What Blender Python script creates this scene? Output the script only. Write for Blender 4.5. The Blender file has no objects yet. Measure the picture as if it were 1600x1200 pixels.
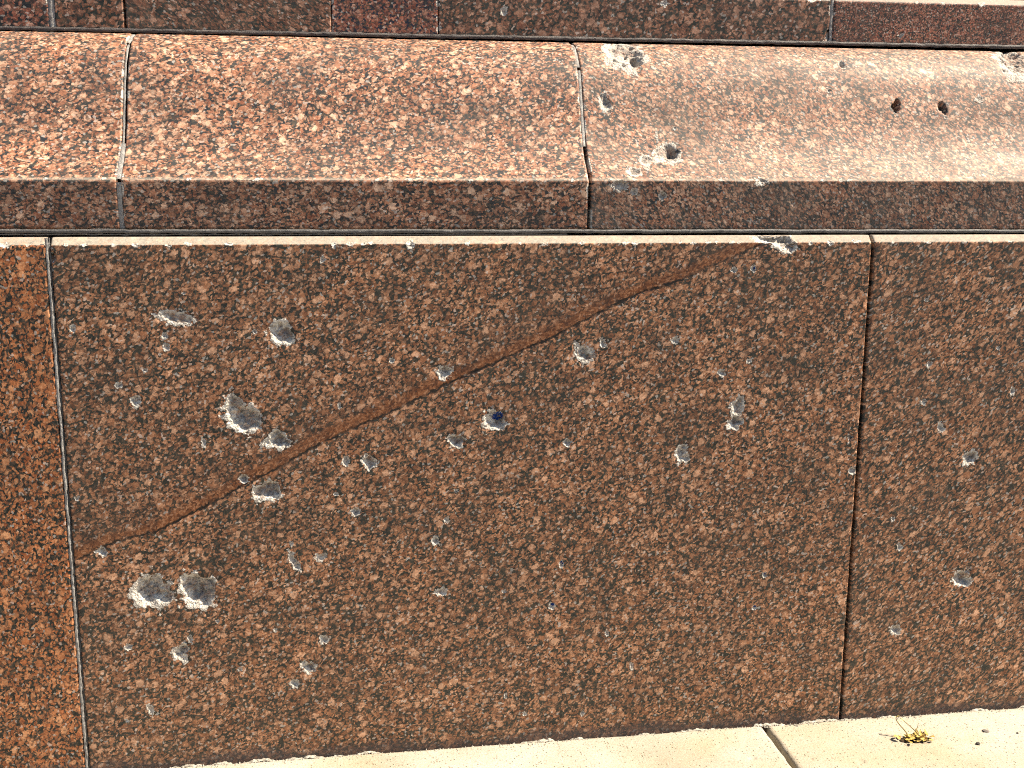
import bpy, math, random
import numpy as np

# ------------------------------------------------------------------ camera, sky, sun, exposure
scene = bpy.context.scene
cam_data = bpy.data.cameras.new("camera")
cam = bpy.data.objects.new("camera", cam_data)
scene.collection.objects.link(cam)
scene.camera = cam
cam_data.sensor_width = 36.0
cam_data.lens = 36.0
cam_data.clip_start = 0.02
cam_data.clip_end = 3000.0
from mathutils import Matrix, Vector
right = Vector((0.98989, -0.14174, 0.00516)).normalized()
fwd = Vector((0.14029, 0.97309, -0.18282)).normalized()
up = right.cross(fwd).normalized()
right = fwd.cross(up).normalized()
m = Matrix((right, up, -fwd)).transposed().to_4x4()
m.translation = Vector((0.46026, -1.59748, 0.92573))
cam.matrix_world = m

SUN = Vector((0.61, -0.098, 0.78)).normalized()          # towards the sun, just in front of the wall plane
world = bpy.data.worlds.new("World")
scene.world = world
world.use_nodes = True
wn = world.node_tree.nodes
bg = wn["Background"]
sky = wn.new("ShaderNodeTexSky")
sky.sky_type = 'NISHITA'
sky.sun_disc = False
sky.sun_elevation = math.asin(SUN.z)
sky.sun_rotation = math.atan2(SUN.x, SUN.y)
world.node_tree.links.new(sky.outputs[0], bg.inputs[0])
bg.inputs[1].default_value = 0.050

sd = bpy.data.lights.new("sun", 'SUN')
sd.energy = 5.0
sd.angle = math.radians(0.53)
sd.color = (1.0, 0.885, 0.71)
sun = bpy.data.objects.new("sun", sd)
scene.collection.objects.link(sun)
sun.location = (3, -1, 5)
sun.rotation_euler = SUN.to_track_quat('Z', 'Y').to_euler()

scene.view_settings.view_transform = 'Standard'
scene.view_settings.look = 'None'
scene.view_settings.exposure = 1.42
scene.view_settings.gamma = 1.0
scene.view_settings.use_curve_mapping = False
scene.cycles.use_denoising = False
scene.cycles.filter_width = 1.1
scene.cycles.max_bounces = 3
scene.cycles.diffuse_bounces = 1
scene.cycles.use_adaptive_sampling = True
scene.cycles.adaptive_threshold = 0.02
scene.cycles.adaptive_min_samples = 12
scene.cycles.glossy_bounces = 1

# ------------------------------------------------------------------ numpy noise
def _hash(ix, iy, seed):
    h = (ix.astype(np.int64) * 374761393 + iy.astype(np.int64) * 668265263 + seed * 1442695041) & 0xFFFFFFFF
    h = ((h ^ (h >> 13)) * 1274126177) & 0xFFFFFFFF
    h = (h ^ (h >> 16)) & 0xFFFF
    return h / 65535.0

def vnoise(x, y, seed=0):
    """value noise in -1..1"""
    ix = np.floor(x); iy = np.floor(y)
    fx = x - ix; fy = y - iy
    fx = fx * fx * fx * (fx * (fx * 6 - 15) + 10); fy = fy * fy * fy * (fy * (fy * 6 - 15) + 10)
    ix = ix.astype(np.int64); iy = iy.astype(np.int64)
    a = _hash(ix, iy, seed); b = _hash(ix + 1, iy, seed)
    c = _hash(ix, iy + 1, seed); d = _hash(ix + 1, iy + 1, seed)
    return ((a * (1 - fx) + b * fx) * (1 - fy) + (c * (1 - fx) + d * fx) * fy) * 2 - 1

def fbm(x, y, seed=0, octaves=3):
    t = np.zeros_like(x); amp = 1.0; n = 0.0
    for k in range(octaves):
        t += amp * vnoise(x * 2 ** k + 17.3 * k, y * 2 ** k - 9.1 * k, seed + k); n += amp; amp *= 0.5
    return t / n

def smooth(a, b, x):
    t = np.clip((x - a) / (b - a), 0, 1)
    return t * t * (3 - 2 * t)

# ------------------------------------------------------------------ material helpers
class NT:
    def __init__(self, name):
        self.mat = bpy.data.materials.new(name)
        self.mat.use_nodes = True
        self.t = self.mat.node_tree
        self.n = self.t.nodes
        self.bsdf = self.n["Principled BSDF"]
    def node(self, kind, **kw):
        n = self.n.new(kind)
        for k, v in kw.items(): setattr(n, k, v)
        return n
    def set(self, sock, v):
        if hasattr(v, "is_linked") or isinstance(v, bpy.types.NodeSocket): self.t.links.new(v, sock)
        else: sock.default_value = v
    def math(self, op, a, b=0.0, clamp=False):
        n = self.node("ShaderNodeMath", operation=op, use_clamp=clamp)
        self.set(n.inputs[0], a); self.set(n.inputs[1], b)
        return n.outputs[0]
    def vmath(self, op, a, b=(0, 0, 0), scale=None):
        n = self.node("ShaderNodeVectorMath", operation=op)
        self.set(n.inputs[0], a)
        if op != 'SCALE': self.set(n.inputs[1], b)
        if scale is not None: n.inputs[3].default_value = scale
        return n.outputs[0]
    def step(self, x, lo, hi, out0=0.0, out1=1.0):
        n = self.node("ShaderNodeMapRange", interpolation_type='SMOOTHSTEP')
        self.set(n.inputs[0], x); self.set(n.inputs[1], lo); self.set(n.inputs[2], hi)
        n.inputs[3].default_value = out0; n.inputs[4].default_value = out1
        return n.outputs[0]
    def lin(self, x, lo, hi, out0, out1):
        n = self.node("ShaderNodeMapRange")
        self.set(n.inputs[0], x); n.inputs[1].default_value = lo; n.inputs[2].default_value = hi
        n.inputs[3].default_value = out0; n.inputs[4].default_value = out1
        return n.outputs[0]
    dims = '3D'
    def noise(self, co, scale, detail=2.0, rough=0.5, color=False):
        n = self.node("ShaderNodeTexNoise", noise_dimensions=self.dims)
        self.set(n.inputs["Vector"], co); n.inputs["Scale"].default_value = scale
        n.inputs["Detail"].default_value = detail; n.inputs["Roughness"].default_value = rough
        return n.outputs[1] if color else n.outputs[0]
    def voronoi(self, co, scale, feature='F1'):
        n = self.node("ShaderNodeTexVoronoi", feature=feature, voronoi_dimensions=self.dims)
        self.set(n.inputs["Vector"], co); n.inputs["Scale"].default_value = scale
        return n
    def ramp(self, x, stops):
        n = self.node("ShaderNodeValToRGB")
        e = n.color_ramp.elements
        while len(e) < len(stops): e.new(0.5)
        for k, (p, c) in enumerate(stops):
            e[k].position = p; e[k].color = (*c, 1)
        self.set(n.inputs[0], x)
        return n.outputs[0]
    def mix(self, fac, a, b, mode='MIX'):
        n = self.node("ShaderNodeMix", data_type='RGBA', blend_type=mode)
        self.set(n.inputs[0], fac)
        for s, v in ((n.inputs[6], a), (n.inputs[7], b)):
            self.set(s, (*v, 1) if isinstance(v, tuple) and len(v) == 3 else v)
        return n.outputs[2]
    def attr(self, name):
        return self.node("ShaderNodeAttribute", attribute_name=name).outputs["Fac"]
    def sep(self, v):
        n = self.node("ShaderNodeSeparateXYZ"); self.set(n.inputs[0], v); return n.outputs

ORANGE = [(0.0, (0.165, 0.066, 0.032)), (0.35, (0.275, 0.116, 0.056)), (0.7, (0.390, 0.180, 0.092)), (1.0, (0.50, 0.285, 0.175))]
VIVID = [(0.0, (0.26, 0.075, 0.026)), (0.4, (0.39, 0.135, 0.050)), (0.8, (0.47, 0.185, 0.076)), (1.0, (0.50, 0.25, 0.125))]
PINK = [(0.0, (0.215, 0.074, 0.038)), (0.35, (0.340, 0.140, 0.075)), (0.7, (0.445, 0.218, 0.128)), (1.0, (0.54, 0.345, 0.235))]
BROWN = [(0.0, (0.12, 0.050, 0.028)), (0.4, (0.20, 0.085, 0.048)), (0.8, (0.29, 0.135, 0.080)), (1.0, (0.38, 0.22, 0.15))]
REDDISH = [(0.0, (0.16, 0.048, 0.028)), (0.4, (0.26, 0.088, 0.052)), (0.8, (0.34, 0.14, 0.09)), (1.0, (0.42, 0.24, 0.17))]

def granite(name, pal=ORANGE, scale=1.0, offset=(0, 0, 0), stretch=1.25, tilt=0.6, fill=0.5, dark=(0.022, 0.024, 0.019),
            dust_haze=0.06, rough=0.30, grain=1.0, vein=False, pale=1.0, contrast=1.0, spec=0.28, gloom=0.0, fresh=1.0):
    t = NT(name)
    t.dims = '2D'
    obj_co = t.node("ShaderNodeTexCoord").outputs["Object"]
    oc = t.node("ShaderNodeAttribute", attribute_name="face_co").outputs["Vector"]      # metres along and up the dressed face
    mp = t.node("ShaderNodeMapping"); t.set(mp.inputs["Vector"], oc)
    mp.inputs["Rotation"].default_value = (0, 0, -tilt)
    m2 = t.node("ShaderNodeMapping"); t.set(m2.inputs["Vector"], mp.outputs[0])
    m2.inputs["Location"].default_value = (offset[0], offset[2], 0)
    m2.inputs["Scale"].default_value = (1 / stretch, 1.10, 1)
    base = m2.outputs[0]
    w = t.vmath('SUBTRACT', t.noise(base, 85, 2, 0.6, True), (0.5, 0.5, 0.5))
    co = t.vmath('ADD', base, t.vmath('SCALE', w, scale=0.006 / scale))
    big = t.noise(base, 9.0, 2, 0.55)
    fine = t.noise(co, 400, 1, 0.6)
    mid = t.noise(co, 130, 2, 0.6)
    fz = t.math('SUBTRACT', fine, 0.5); mz_ = t.math('SUBTRACT', mid, 0.5)
    micro = t.voronoi(co, 330 * scale)
    mv = t.sep(micro.outputs["Color"])
    # fine groundmass: brown feldspar, grey quartz, black mica
    tone = t.math('ADD', mv[0], t.math('MULTIPLY', fz, 0.5), clamp=True)
    tan = pal[3][1]
    col = t.ramp(tone, [(0.0, dark), (0.19, dark), (0.32, (0.043, 0.041, 0.033)), (0.46, (0.066, 0.050, 0.035)), (0.60, (0.125, 0.070, 0.042)), (0.76, pal[1][1]), (0.90, pal[2][1]), (1.0, tuple(0.95 * q + 0.02 for q in tan))])
    # clots of black mica
    clot = t.step(t.math('ADD', mz_, t.math('MULTIPLY', t.math('SUBTRACT', big, 0.5), 0.50)), 0.05 + gloom * -0.1, 0.15 + gloom * -0.1)
    col = t.mix(t.math('MULTIPLY', clot, 0.62), col, dark)
    inc = t.math('MULTIPLY', t.math('GREATER_THAN', mv[1], 0.86), 0.7)
    def crystals(col, sc, rmin, rmax, keep, ramp, soft=0.07, amp=0.9):
        v = t.voronoi(co, sc * scale)
        r = t.sep(v.outputs["Color"])
        radius = t.lin(r[1], 0, 1, rmin, rmax)
        d = t.math('ADD', v.outputs["Distance"], t.math('ADD', t.math('MULTIPLY', mz_, 0.30), t.math('MULTIPLY', fz, 0.40)))
        mask = t.step(d, t.math('SUBTRACT', radius, soft), t.math('ADD', radius, soft), 1.0, 0.0)
        mask = t.math('MULTIPLY', mask, t.math('GREATER_THAN', r[2], keep))
        tn = t.math('ADD', r[0], t.math('ADD', t.math('MULTIPLY', fz, amp * contrast), t.math('MULTIPLY', t.math('SUBTRACT', mv[0], 0.5), 0.75 * contrast)), clamp=True)
        c = t.mix(inc, t.ramp(tn, ramp), (0.075, 0.046, 0.032))
        rim = t.math('MULTIPLY', t.step(d, radius, t.math('ADD', radius, 0.18), 0.40, 0.0), t.math('GREATER_THAN', r[2], keep))
        return t.mix(mask, t.mix(rim, col, dark), c)
    col = crystals(col, 190, 0.20, 0.56, 1 - min(1.0, fill * 0.85), pal)
    col = crystals(col, 122, 0.22, 0.52, 1 - fill * 0.48, pal)
    pale_ramp = [(0.0, pal[1][1]), (0.35, pal[2][1]), (1.0, tuple(1.18 * q for q in pal[3][1]))]
    col = crystals(col, 66, 0.23, 0.43, 1 - 0.34 * pale, pale_ramp, 0.05, 0.8)
    # quartz glints
    col = t.mix(t.math('MULTIPLY', t.math('GREATER_THAN', mv[2], 0.965), 0.55 * grain), col, (0.42, 0.38, 0.34))
    col = t.vmath('SCALE', col)
    t.t.links.new(t.math('MULTIPLY', t.lin(big, 0.3, 0.7, 1.12, 0.86), t.lin(mv[2], 0, 1, 1 - 0.26 * contrast, 1 + 0.26 * contrast)), col.node.inputs[3])
    if vein:
        vd = t.attr("vein")
        vn = t.noise(oc, 48, 3, 0.6)
        vw = t.math('ADD', vd, t.math('MULTIPLY', t.math('SUBTRACT', vn, 0.5), 0.010))
        vw = t.math('ADD', vw, t.math('MULTIPLY', mz_, 0.013))
        width = t.lin(t.noise(oc, 7, 1), 0.3, 0.7, 0.008, 0.013)
        a = t.step(vw, -0.005, 0.003)
        b = t.step(vw, width, t.math('ADD', width, 0.010), 1.0, 0.0)
        band = t.math('MULTIPLY', t.math('MULTIPLY', a, b), t.step(mid, 0.34, 0.50, 0.68, 0.97))
        vcol = t.ramp(t.math('ADD', t.math('MULTIPLY', mv[0], 0.5), t.math('MULTIPLY', fine, 0.5)),
                      [(0.22, (0.065, 0.022, 0.009)), (0.42, (0.165, 0.055, 0.019)), (0.60, (0.245, 0.086, 0.030)), (0.80, (0.38, 0.19, 0.10))])
        col = t.mix(band, col, vcol)
        halo = t.math('MULTIPLY', t.step(vw, 0.0, 0.01), t.step(vw, 0.02, 0.08, 1.0, 0.0))
        col = t.mix(t.math('MULTIPLY', halo, 0.16), col, (0.10, 0.036, 0.016))
        vc = t.math('ADD', t.math('ADD', vd, 0.001), t.math('MULTIPLY', t.math('SUBTRACT', t.noise(oc, 110, 2), 0.5), 0.010))
        crack = t.math('MULTIPLY', t.step(t.math('ABSOLUTE', vc), 0.0011, 0.0032, 1.0, 0.0), t.step(vn, 0.36, 0.54, 0.45, 1.0))
        col = t.mix(crack, col, (0.010, 0.007, 0.006))
    # dust film with run-off streaks, plus painted haze on the right moulding
    st = t.node("ShaderNodeMapping"); t.set(st.inputs["Vector"], oc); st.inputs["Scale"].default_value = (30, 30, 2.2)
    streak = t.step(t.noise(st.outputs[0], 1.0, 3, 0.6), 0.40, 0.75)
    dm = t.math('MULTIPLY', t.math('ADD', streak, t.step(big, 0.3, 0.7)), dust_haze)
    col = t.mix(dm, col, (0.33, 0.28, 0.225))
    col = t.mix(t.math('MULTIPLY', t.step(streak, 0.25, 0.0), 0.22), col, (0.018, 0.019, 0.022))
    # soil splashed along the foot of the wall
    z = t.sep(obj_co)[2]
    foot = t.step(t.math('ADD', z, t.math('ADD', t.math('MULTIPLY', mz_, 0.03), t.math('MULTIPLY', t.math('SUBTRACT', big, 0.5), 0.04))), 0.004, 0.024, 0.75, 0.0)
    col = t.mix(foot, col, (0.050, 0.040, 0.042))
    # sawn, unpolished edges are paler; moulding edge gets a painted sunlit line
    sawn_lit = t.math('MULTIPLY', t.attr("sawn_lit"), t.lin(t.math('ADD', t.math('MULTIPLY', fine, 0.5), t.math('MULTIPLY', mid, 0.5)), 0.33, 0.66, 0.50, 0.92))
    col = t.mix(sawn_lit, col, (0.385, 0.345, 0.285))
    # freshly broken stone inside the chips
    cm = t.step(t.math('ADD', t.attr("chip"), t.math('MULTIPLY', fz, 0.7)), 0.34, 0.62)
    broken = t.ramp(t.math('ADD', t.math('MULTIPLY', fine, 0.6), t.math('MULTIPLY', mid, 0.4)), [(0.34, tuple(fresh * q for q in (0.28, 0.245, 0.21))), (0.46, tuple(fresh * q for q in (0.52, 0.475, 0.415))), (0.60, tuple(fresh * q for q in (0.70, 0.655, 0.58)))])
    broken = t.mix(0.10, broken, col)
    broken = t.mix(t.math('MULTIPLY', t.attr('pit_shade'), t.lin(mid, 0.35, 0.65, 0.90, 0.60)), broken, t.mix(0.40, col, (0.11, 0.10, 0.10)))  # pit floor: granite grain, darkened with painted shade
    broken = t.mix(t.step(t.math('MULTIPLY', t.attr("paint"), t.math('ADD', 1.0, t.math('ADD', t.math('MULTIPLY', mz_, 4.0), t.math('MULTIPLY', fz, 2.0)))), 0.34, 0.44), broken, (0.008, 0.035, 0.17))
    col = t.mix(cm, col, broken)
    t.set(t.bsdf.inputs["Base Color"], col)
    rr = t.math('ADD', t.lin(big, 0.3, 0.7, rough * 0.93, rough * 1.08), t.math('MULTIPLY', t.math('ADD', cm, sawn_lit), 0.5), clamp=True)
    t.set(t.bsdf.inputs["Roughness"], rr)
    t.bsdf.inputs["Specular IOR Level"].default_value = spec
    bn = t.noise(oc, 330, 1, 0.6)
    bh = t.math('MULTIPLY', bn, t.math('ADD', t.math('MULTIPLY', t.attr("chip"), 0.0016), 0.00010))
    bump = t.node("ShaderNodeBump"); bump.inputs["Strength"].default_value = 1.0; bump.inputs["Distance"].default_value = 1.0
    t.set(bump.inputs["Height"], bh)
    t.set(t.bsdf.inputs["Normal"], bump.outputs[0])
    return t.mat

def plain(name, stops, scale=60, rough=0.85, bump=0.0006, detail=5):
    t = NT(name)
    oc = t.node("ShaderNodeTexCoord").outputs["Object"]
    n = t.noise(oc, scale, detail, 0.65)
    t.set(t.bsdf.inputs["Base Color"], t.ramp(n, stops))
    t.bsdf.inputs["Roughness"].default_value = rough
    b = t.node("ShaderNodeBump"); b.inputs["Distance"].default_value = 1.0
    t.set(b.inputs["Height"], t.math('MULTIPLY', t.noise(oc, scale * 4, 4, 0.7), bump))
    t.set(t.bsdf.inputs["Normal"], b.outputs[0])
    return t.mat

def limestone(name, offset=(0, 0, 0), tint=1.0):
    t = NT(name)
    oc = t.node("ShaderNodeTexCoord").outputs["Object"]
    co = t.vmath('ADD', oc, offset)
    big = t.noise(co, 5, 5, 0.6); fine = t.noise(co, 260, 4, 0.7)
    col = t.ramp(t.math('ADD', t.math('MULTIPLY', big, 0.5), t.math('MULTIPLY', fine, 0.5)),
                 [(0.30, (0.24 * tint, 0.200 * tint, 0.145 * tint)), (0.5, (0.34 * tint, 0.306 * tint, 0.246 * tint)), (0.7, (0.44 * tint, 0.42 * tint, 0.37 * tint))])
    pit = t.voronoi(co, 210); pr = t.sep(pit.outputs["Color"])
    pm = t.math('MULTIPLY', t.step(pit.outputs["Distance"], 0.16, 0.34, 1.0, 0.0), t.math('GREATER_THAN', pr[0], 0.72))
    col = t.mix(t.math('MULTIPLY', pm, 0.75), col, (0.20, 0.15, 0.09))
    spot = t.step(t.noise(co, 38, 4, 0.7), 0.66, 0.74)
    col = t.mix(t.math('MULTIPLY', spot, 0.35), col, (0.22, 0.17, 0.11))
    och = t.step(t.noise(t.vmath('ADD', co, (3.1, 0, 0)), 3.2, 4, 0.6), 0.48, 0.68)
    col = t.mix(t.math('MULTIPLY', och, 0.45), col, (0.34, 0.255, 0.14))
    t.set(t.bsdf.inputs["Base Color"], col)
    t.bsdf.inputs["Roughness"].default_value = 0.9
    t.bsdf.inputs["Specular IOR Level"].default_value = 0.2
    b = t.node("ShaderNodeBump"); b.inputs["Distance"].default_value = 1.0
    h = t.math('SUBTRACT', t.math('MULTIPLY', fine, 0.0012), t.math('MULTIPLY', pm, 0.0012))
    t.set(b.inputs["Height"], h)
    t.set(t.bsdf.inputs["Normal"], b.outputs[0])
    return t.mat

# ------------------------------------------------------------------ object helpers
col_root = scene.collection
def empty(name, loc=(0, 0, 0)):
    o = bpy.data.objects.new(name, None); col_root.objects.link(o)
    o.location = loc; o.empty_display_size = 0.1
    return o

def mesh_obj(name, verts, faces, mat, parent=None, smooth_shade=True, attrs=None):
    me = bpy.data.meshes.new(name)
    v = np.asarray(verts, dtype=np.float32)
    f = np.asarray(faces, dtype=np.int32)
    me.vertices.add(len(v)); me.vertices.foreach_set("co", v.ravel())
    k = f.shape[1]
    me.loops.add(f.size); me.loops.foreach_set("vertex_index", f.ravel())
    me.polygons.add(len(f))
    me.polygons.foreach_set("loop_start", np.arange(0, f.size, k, dtype=np.int32))
    me.polygons.foreach_set("loop_total", np.full(len(f), k, dtype=np.int32))
    me.polygons.foreach_set("use_smooth", np.full(len(f), smooth_shade, dtype=bool))
    for an, av in (attrs or {}).items():
        if an == "face_co":
            a = me.attributes.new(an, 'FLOAT_VECTOR', 'POINT')
            a.data.foreach_set("vector", np.asarray(av, dtype=np.float32).ravel()); continue
        a = me.attributes.new(an, 'FLOAT', 'POINT')
        a.data.foreach_set("value", np.asarray(av, dtype=np.float32).ravel())
    me.update(calc_edges=True); me.validate()
    me.materials.append(mat)
    o = bpy.data.objects.new(name, me); col_root.objects.link(o)
    if parent is not None: o.parent = parent
    return o

def grid_faces(nu, nv, closed=False):
    i = np.arange(nu - 1)[:, None] * nv + np.arange(nv - 1)[None, :]
    return np.stack([i, i + nv, i + nv + 1, i + 1], -1).reshape(-1, 4)

def resample(profile, steps):
    """profile: list of (y, z); steps: list of step sizes per segment. Returns y, z, arc length"""
    ys, zs = [profile[0][0]], [profile[0][1]]
    for (a, b), s in zip(zip(profile[:-1], profile[1:]), steps):
        L = math.hypot(b[0] - a[0], b[1] - a[1]); n = max(1, int(round(L / s)))
        for k in range(1, n + 1):
            ys.append(a[0] + (b[0] - a[0]) * k / n); zs.append(a[1] + (b[1] - a[1]) * k / n)
    y = np.array(ys); z = np.array(zs)
    return y, z, np.r_[0, np.cumsum(np.hypot(np.diff(y), np.diff(z)))]

def pits_field(U, V, pits, seed=1):
    """depth, chip mask and paint mask of a list of chips on a (u, v) surface grid"""
    depth = np.zeros_like(U); chip = np.zeros_like(U); paint = np.zeros_like(U); pit_shade = np.zeros_like(U)
    for k, (cx, cz, rx, rz, ang, dr, kind) in enumerate(pits):
        R = max(rx, rz) * 1.9
        i = np.where((U[:, 0] > cx - R) & (U[:, 0] < cx + R))[0]
        j = np.where((V[0] > cz - R) & (V[0] < cz + R))[0]
        if len(i) == 0 or len(j) == 0: continue
        sl = np.ix_(i, j)
        du = U[sl] - cx; dv = V[sl] - cz
        a = math.radians(ang); ca, sa = math.cos(a), math.sin(a)
        p = (du * ca + dv * sa) / rx; q = (-du * sa + dv * ca) / rz
        th = np.arctan2(q, p); rho = np.hypot(p, q)
        rs = np.random.RandomState(seed * 977 + k * 31)
        b = np.ones_like(th)
        for h, amp in ((2, 0.10), (3, 0.12), (4, 0.08), (5, 0.07), (7, 0.06), (11, 0.04)):
            b += amp * (rs.rand() * 1.2 - 0.2) * np.cos(h * th + rs.rand() * 6.283)
        r = min(rx, rz)
        ragged = fbm(U[sl] / 0.0048, V[sl] / 0.0048, seed + k, 3)
        lobes = fbm(U[sl] / (0.75 * r), V[sl] / (0.75 * r), seed + 300 + k, 2)
        rho = rho / b + ragged * min(0.30, 0.0020 / r) + lobes * 0.22
        d = dr * min(rx, rz) * (1.45 if r > 0.012 else 2.1)
        lean = np.clip(1 + 0.5 * (du / rx + dv / rz) / 1.414, 0.45, 1.5)
        bowl = np.clip(1 - np.clip(rho, 0, None) ** 1.55, 0, 1)
        facet = 1 + 0.60 * fbm(U[sl] / (0.42 * r), V[sl] / (0.42 * r), seed + 7 * k, 4)
        dep = d * bowl * facet * lean + smooth(1.0, 0.6, rho) * 0.0013 * fbm(U[sl] / 0.0042, V[sl] / 0.0042, seed + 3, 2)
        # thin flake lifted off around the pit
        fl = smooth(1.30, 1.12, rho + 0.35 * fbm(U[sl] / (0.5 * r), V[sl] / (0.5 * r), seed + 50 + k, 2))
        dep = np.maximum(dep, fl * min(0.0007, 0.06 * r) * (1 if r > 0.007 else 0))
        depth[sl] = np.maximum(depth[sl], dep)
        m = smooth(1.22, 0.86, rho + 0.40 * fbm(U[sl] / (0.33 * r) + 3, V[sl] / (0.33 * r), seed + 400 + k, 3))
        if kind == 3:
            crumb = fbm(U[sl] / 0.0075, V[sl] / 0.0075, seed + 200 + k, 3)
            depth[sl] += smooth(1.0, 0.7, rho) * np.clip(crumb - 0.05, 0, 1) * 0.014
        if kind == 2: m = m * 0.42
        chip[sl] = np.maximum(chip[sl], m)
        pit_shade[sl] = np.maximum(pit_shade[sl], smooth(0.85, 0.35, np.hypot(p - 0.22, q - 0.18) + 0.5 * lobes + 0.3 * ragged) * m * (0.9 if r > 0.010 else 0.45))  # painted shade on the pit floor, set off towards the shaded side
        if kind == 1:
            paint[sl] = np.maximum(paint[sl], smooth(0.95, 0.25, np.hypot(p - 0.35, (q - 0.40) * 1.3)) * m * 0.62)
    return depth, chip, paint, pit_shade

def axis(x0, x1, step, fine=None):
    """u samples from x0 to x1; inside fine=(a, b) the small step, outside 40 mm"""
    if fine is None: return np.linspace(x0, x1, max(2, int(round((x1 - x0) / step)) + 1))
    a, b = max(x0, fine[0]), min(x1, fine[1])
    parts = []
    if a > x0: parts.append(np.linspace(x0, a, max(2, int((a - x0) / 0.04) + 1))[:-1])
    parts.append(np.linspace(a, b, max(2, int(round((b - a) / step)) + 1)))
    if b < x1: parts.append(np.linspace(b, x1, max(2, int((x1 - b) / 0.04) + 1))[1:])
    return np.concatenate(parts)

def block(name, x0, x1, profile, steps, ustep, mat, parent, back, pits=(), fine=None, arris=0.0018, vein=None, seed=1,
          warp=None, nibble=0.0008, flat=0.0, sawn_lit_z=lambda z: z * 0.0):
    """a stone extruded along X from a (y, z) profile that runs bottom to top over its visible faces; ends are rounded off and returned to Y = back"""
    y, z, L = resample(profile, steps)
    u = axis(x0, x1, ustep, fine)
    ends = [x0 + arris * 0.3, x0 + arris]; ende = [x1 - arris, x1 - arris * 0.3]
    u = np.r_[x0, ends, u[(u > x0 + arris * 1.2) & (u < x1 - arris * 1.2)], ende, x1]
    U, V = np.meshgrid(u, L, indexing='ij')
    ty = np.gradient(y); tz = np.gradient(z); ln = np.hypot(ty, tz)
    ny, nz = -tz / ln, ty / ln                       # outward: towards the viewer / up
    Y = np.broadcast_to(y, U.shape).copy(); Z = np.broadcast_to(z, U.shape).copy()
    depth, chip, paint, pit_shade = pits_field(U, V, pits, seed)
    # rounded ends with small nicks
    e = np.minimum(U - x0, x1 - U)
    nick = np.clip(fbm(V / 0.013, U * 0 + seed * 1.7, seed + 90, 3), 0, 1) * nibble * 5
    depth = np.maximum(depth, arris * np.clip(1 - e / arris, 0, 1) ** 2 + nick * np.clip(1 - e / 0.005, 0, 1))
    if nibble > 0.00045: chip = np.maximum(chip, np.clip(nick / (nibble * 2.2), 0, 1) * smooth(0.0045, 0.002, e) * 0.9)
    depth = depth + flat * fbm(U / 0.06, V / 0.06, seed + 40, 2)
    if vein is not None:
        vv = vein(U, Z) + 0.0012 * fbm(U / 0.011, V / 0.011, seed + 70, 3)
        depth = depth + 0.0008 * np.clip(1 - np.abs(vv + 0.001) / 0.0026, 0, 1) * smooth(-0.4, 0.3, fbm(U / 0.05, V / 0.05, seed + 71, 2))
    Y -= ny * depth; Z -= nz * depth
    if warp is not None: Z = Z + warp(U, Z)
    # returns to the back at both ends
    def ret(k):
        r = np.stack([U[k], np.full(U.shape[1], back), Z[k]], -1); return r[None]
    P = np.concatenate([ret(0), np.stack([U, Y, Z], -1), ret(-1)], 0)
    pad = lambda A: np.concatenate([A[:1], A, A[-1:]], 0)
    at = {"face_co": pad(np.stack([U, V, 0 * U], -1)), "chip": pad(chip), "paint": pad(paint), "pit_shade": pad(pit_shade), "sawn_lit": pad(np.broadcast_to(sawn_lit_z(z), U.shape))}
    if vein is not None: at["vein"] = pad(vein(U, Z))
    nu, nv = P.shape[:2]
    return mesh_obj(name, P.reshape(-1, 3), grid_faces(nu, nv), mat, parent, True, at)

def strip(name, pts, normal, half, mat, parent, rnd=0.0006, seed=3, bulge=0.001):
    """a sealant or mortar bead along a polyline: five points across, uneven edges"""
    p = np.asarray(pts, float); n = len(p)
    t = np.gradient(p, axis=0); t /= np.linalg.norm(t, axis=1)[:, None]
    nn = np.broadcast_to(np.asarray(normal, float), p.shape) if np.ndim(normal) == 1 else np.asarray(normal)
    s = np.cross(t, nn); s /= np.linalg.norm(s, axis=1)[:, None]
    k = np.arange(n)
    out = []
    hw = np.broadcast_to(half, (n,))
    for j, o in enumerate((-1, -0.55, 0, 0.55, 1)):
        wob = rnd * fbm(k * 0.31 + 5 * j, k * 0 + seed, seed + j, 3)
        wz = rnd * 0.8 * fbm(k * 0.45 + 9 * j, k * 0 + seed, seed + 20 + j, 3)
        out.append(p + s * (hw * o + wob)[:, None] + nn * ((1 - o * o) * bulge + wz)[:, None])
    P = np.stack(out, 1)
    return mesh_obj(name, P.reshape(-1, 3), grid_faces(n, 5), mat, parent, True)

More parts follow.
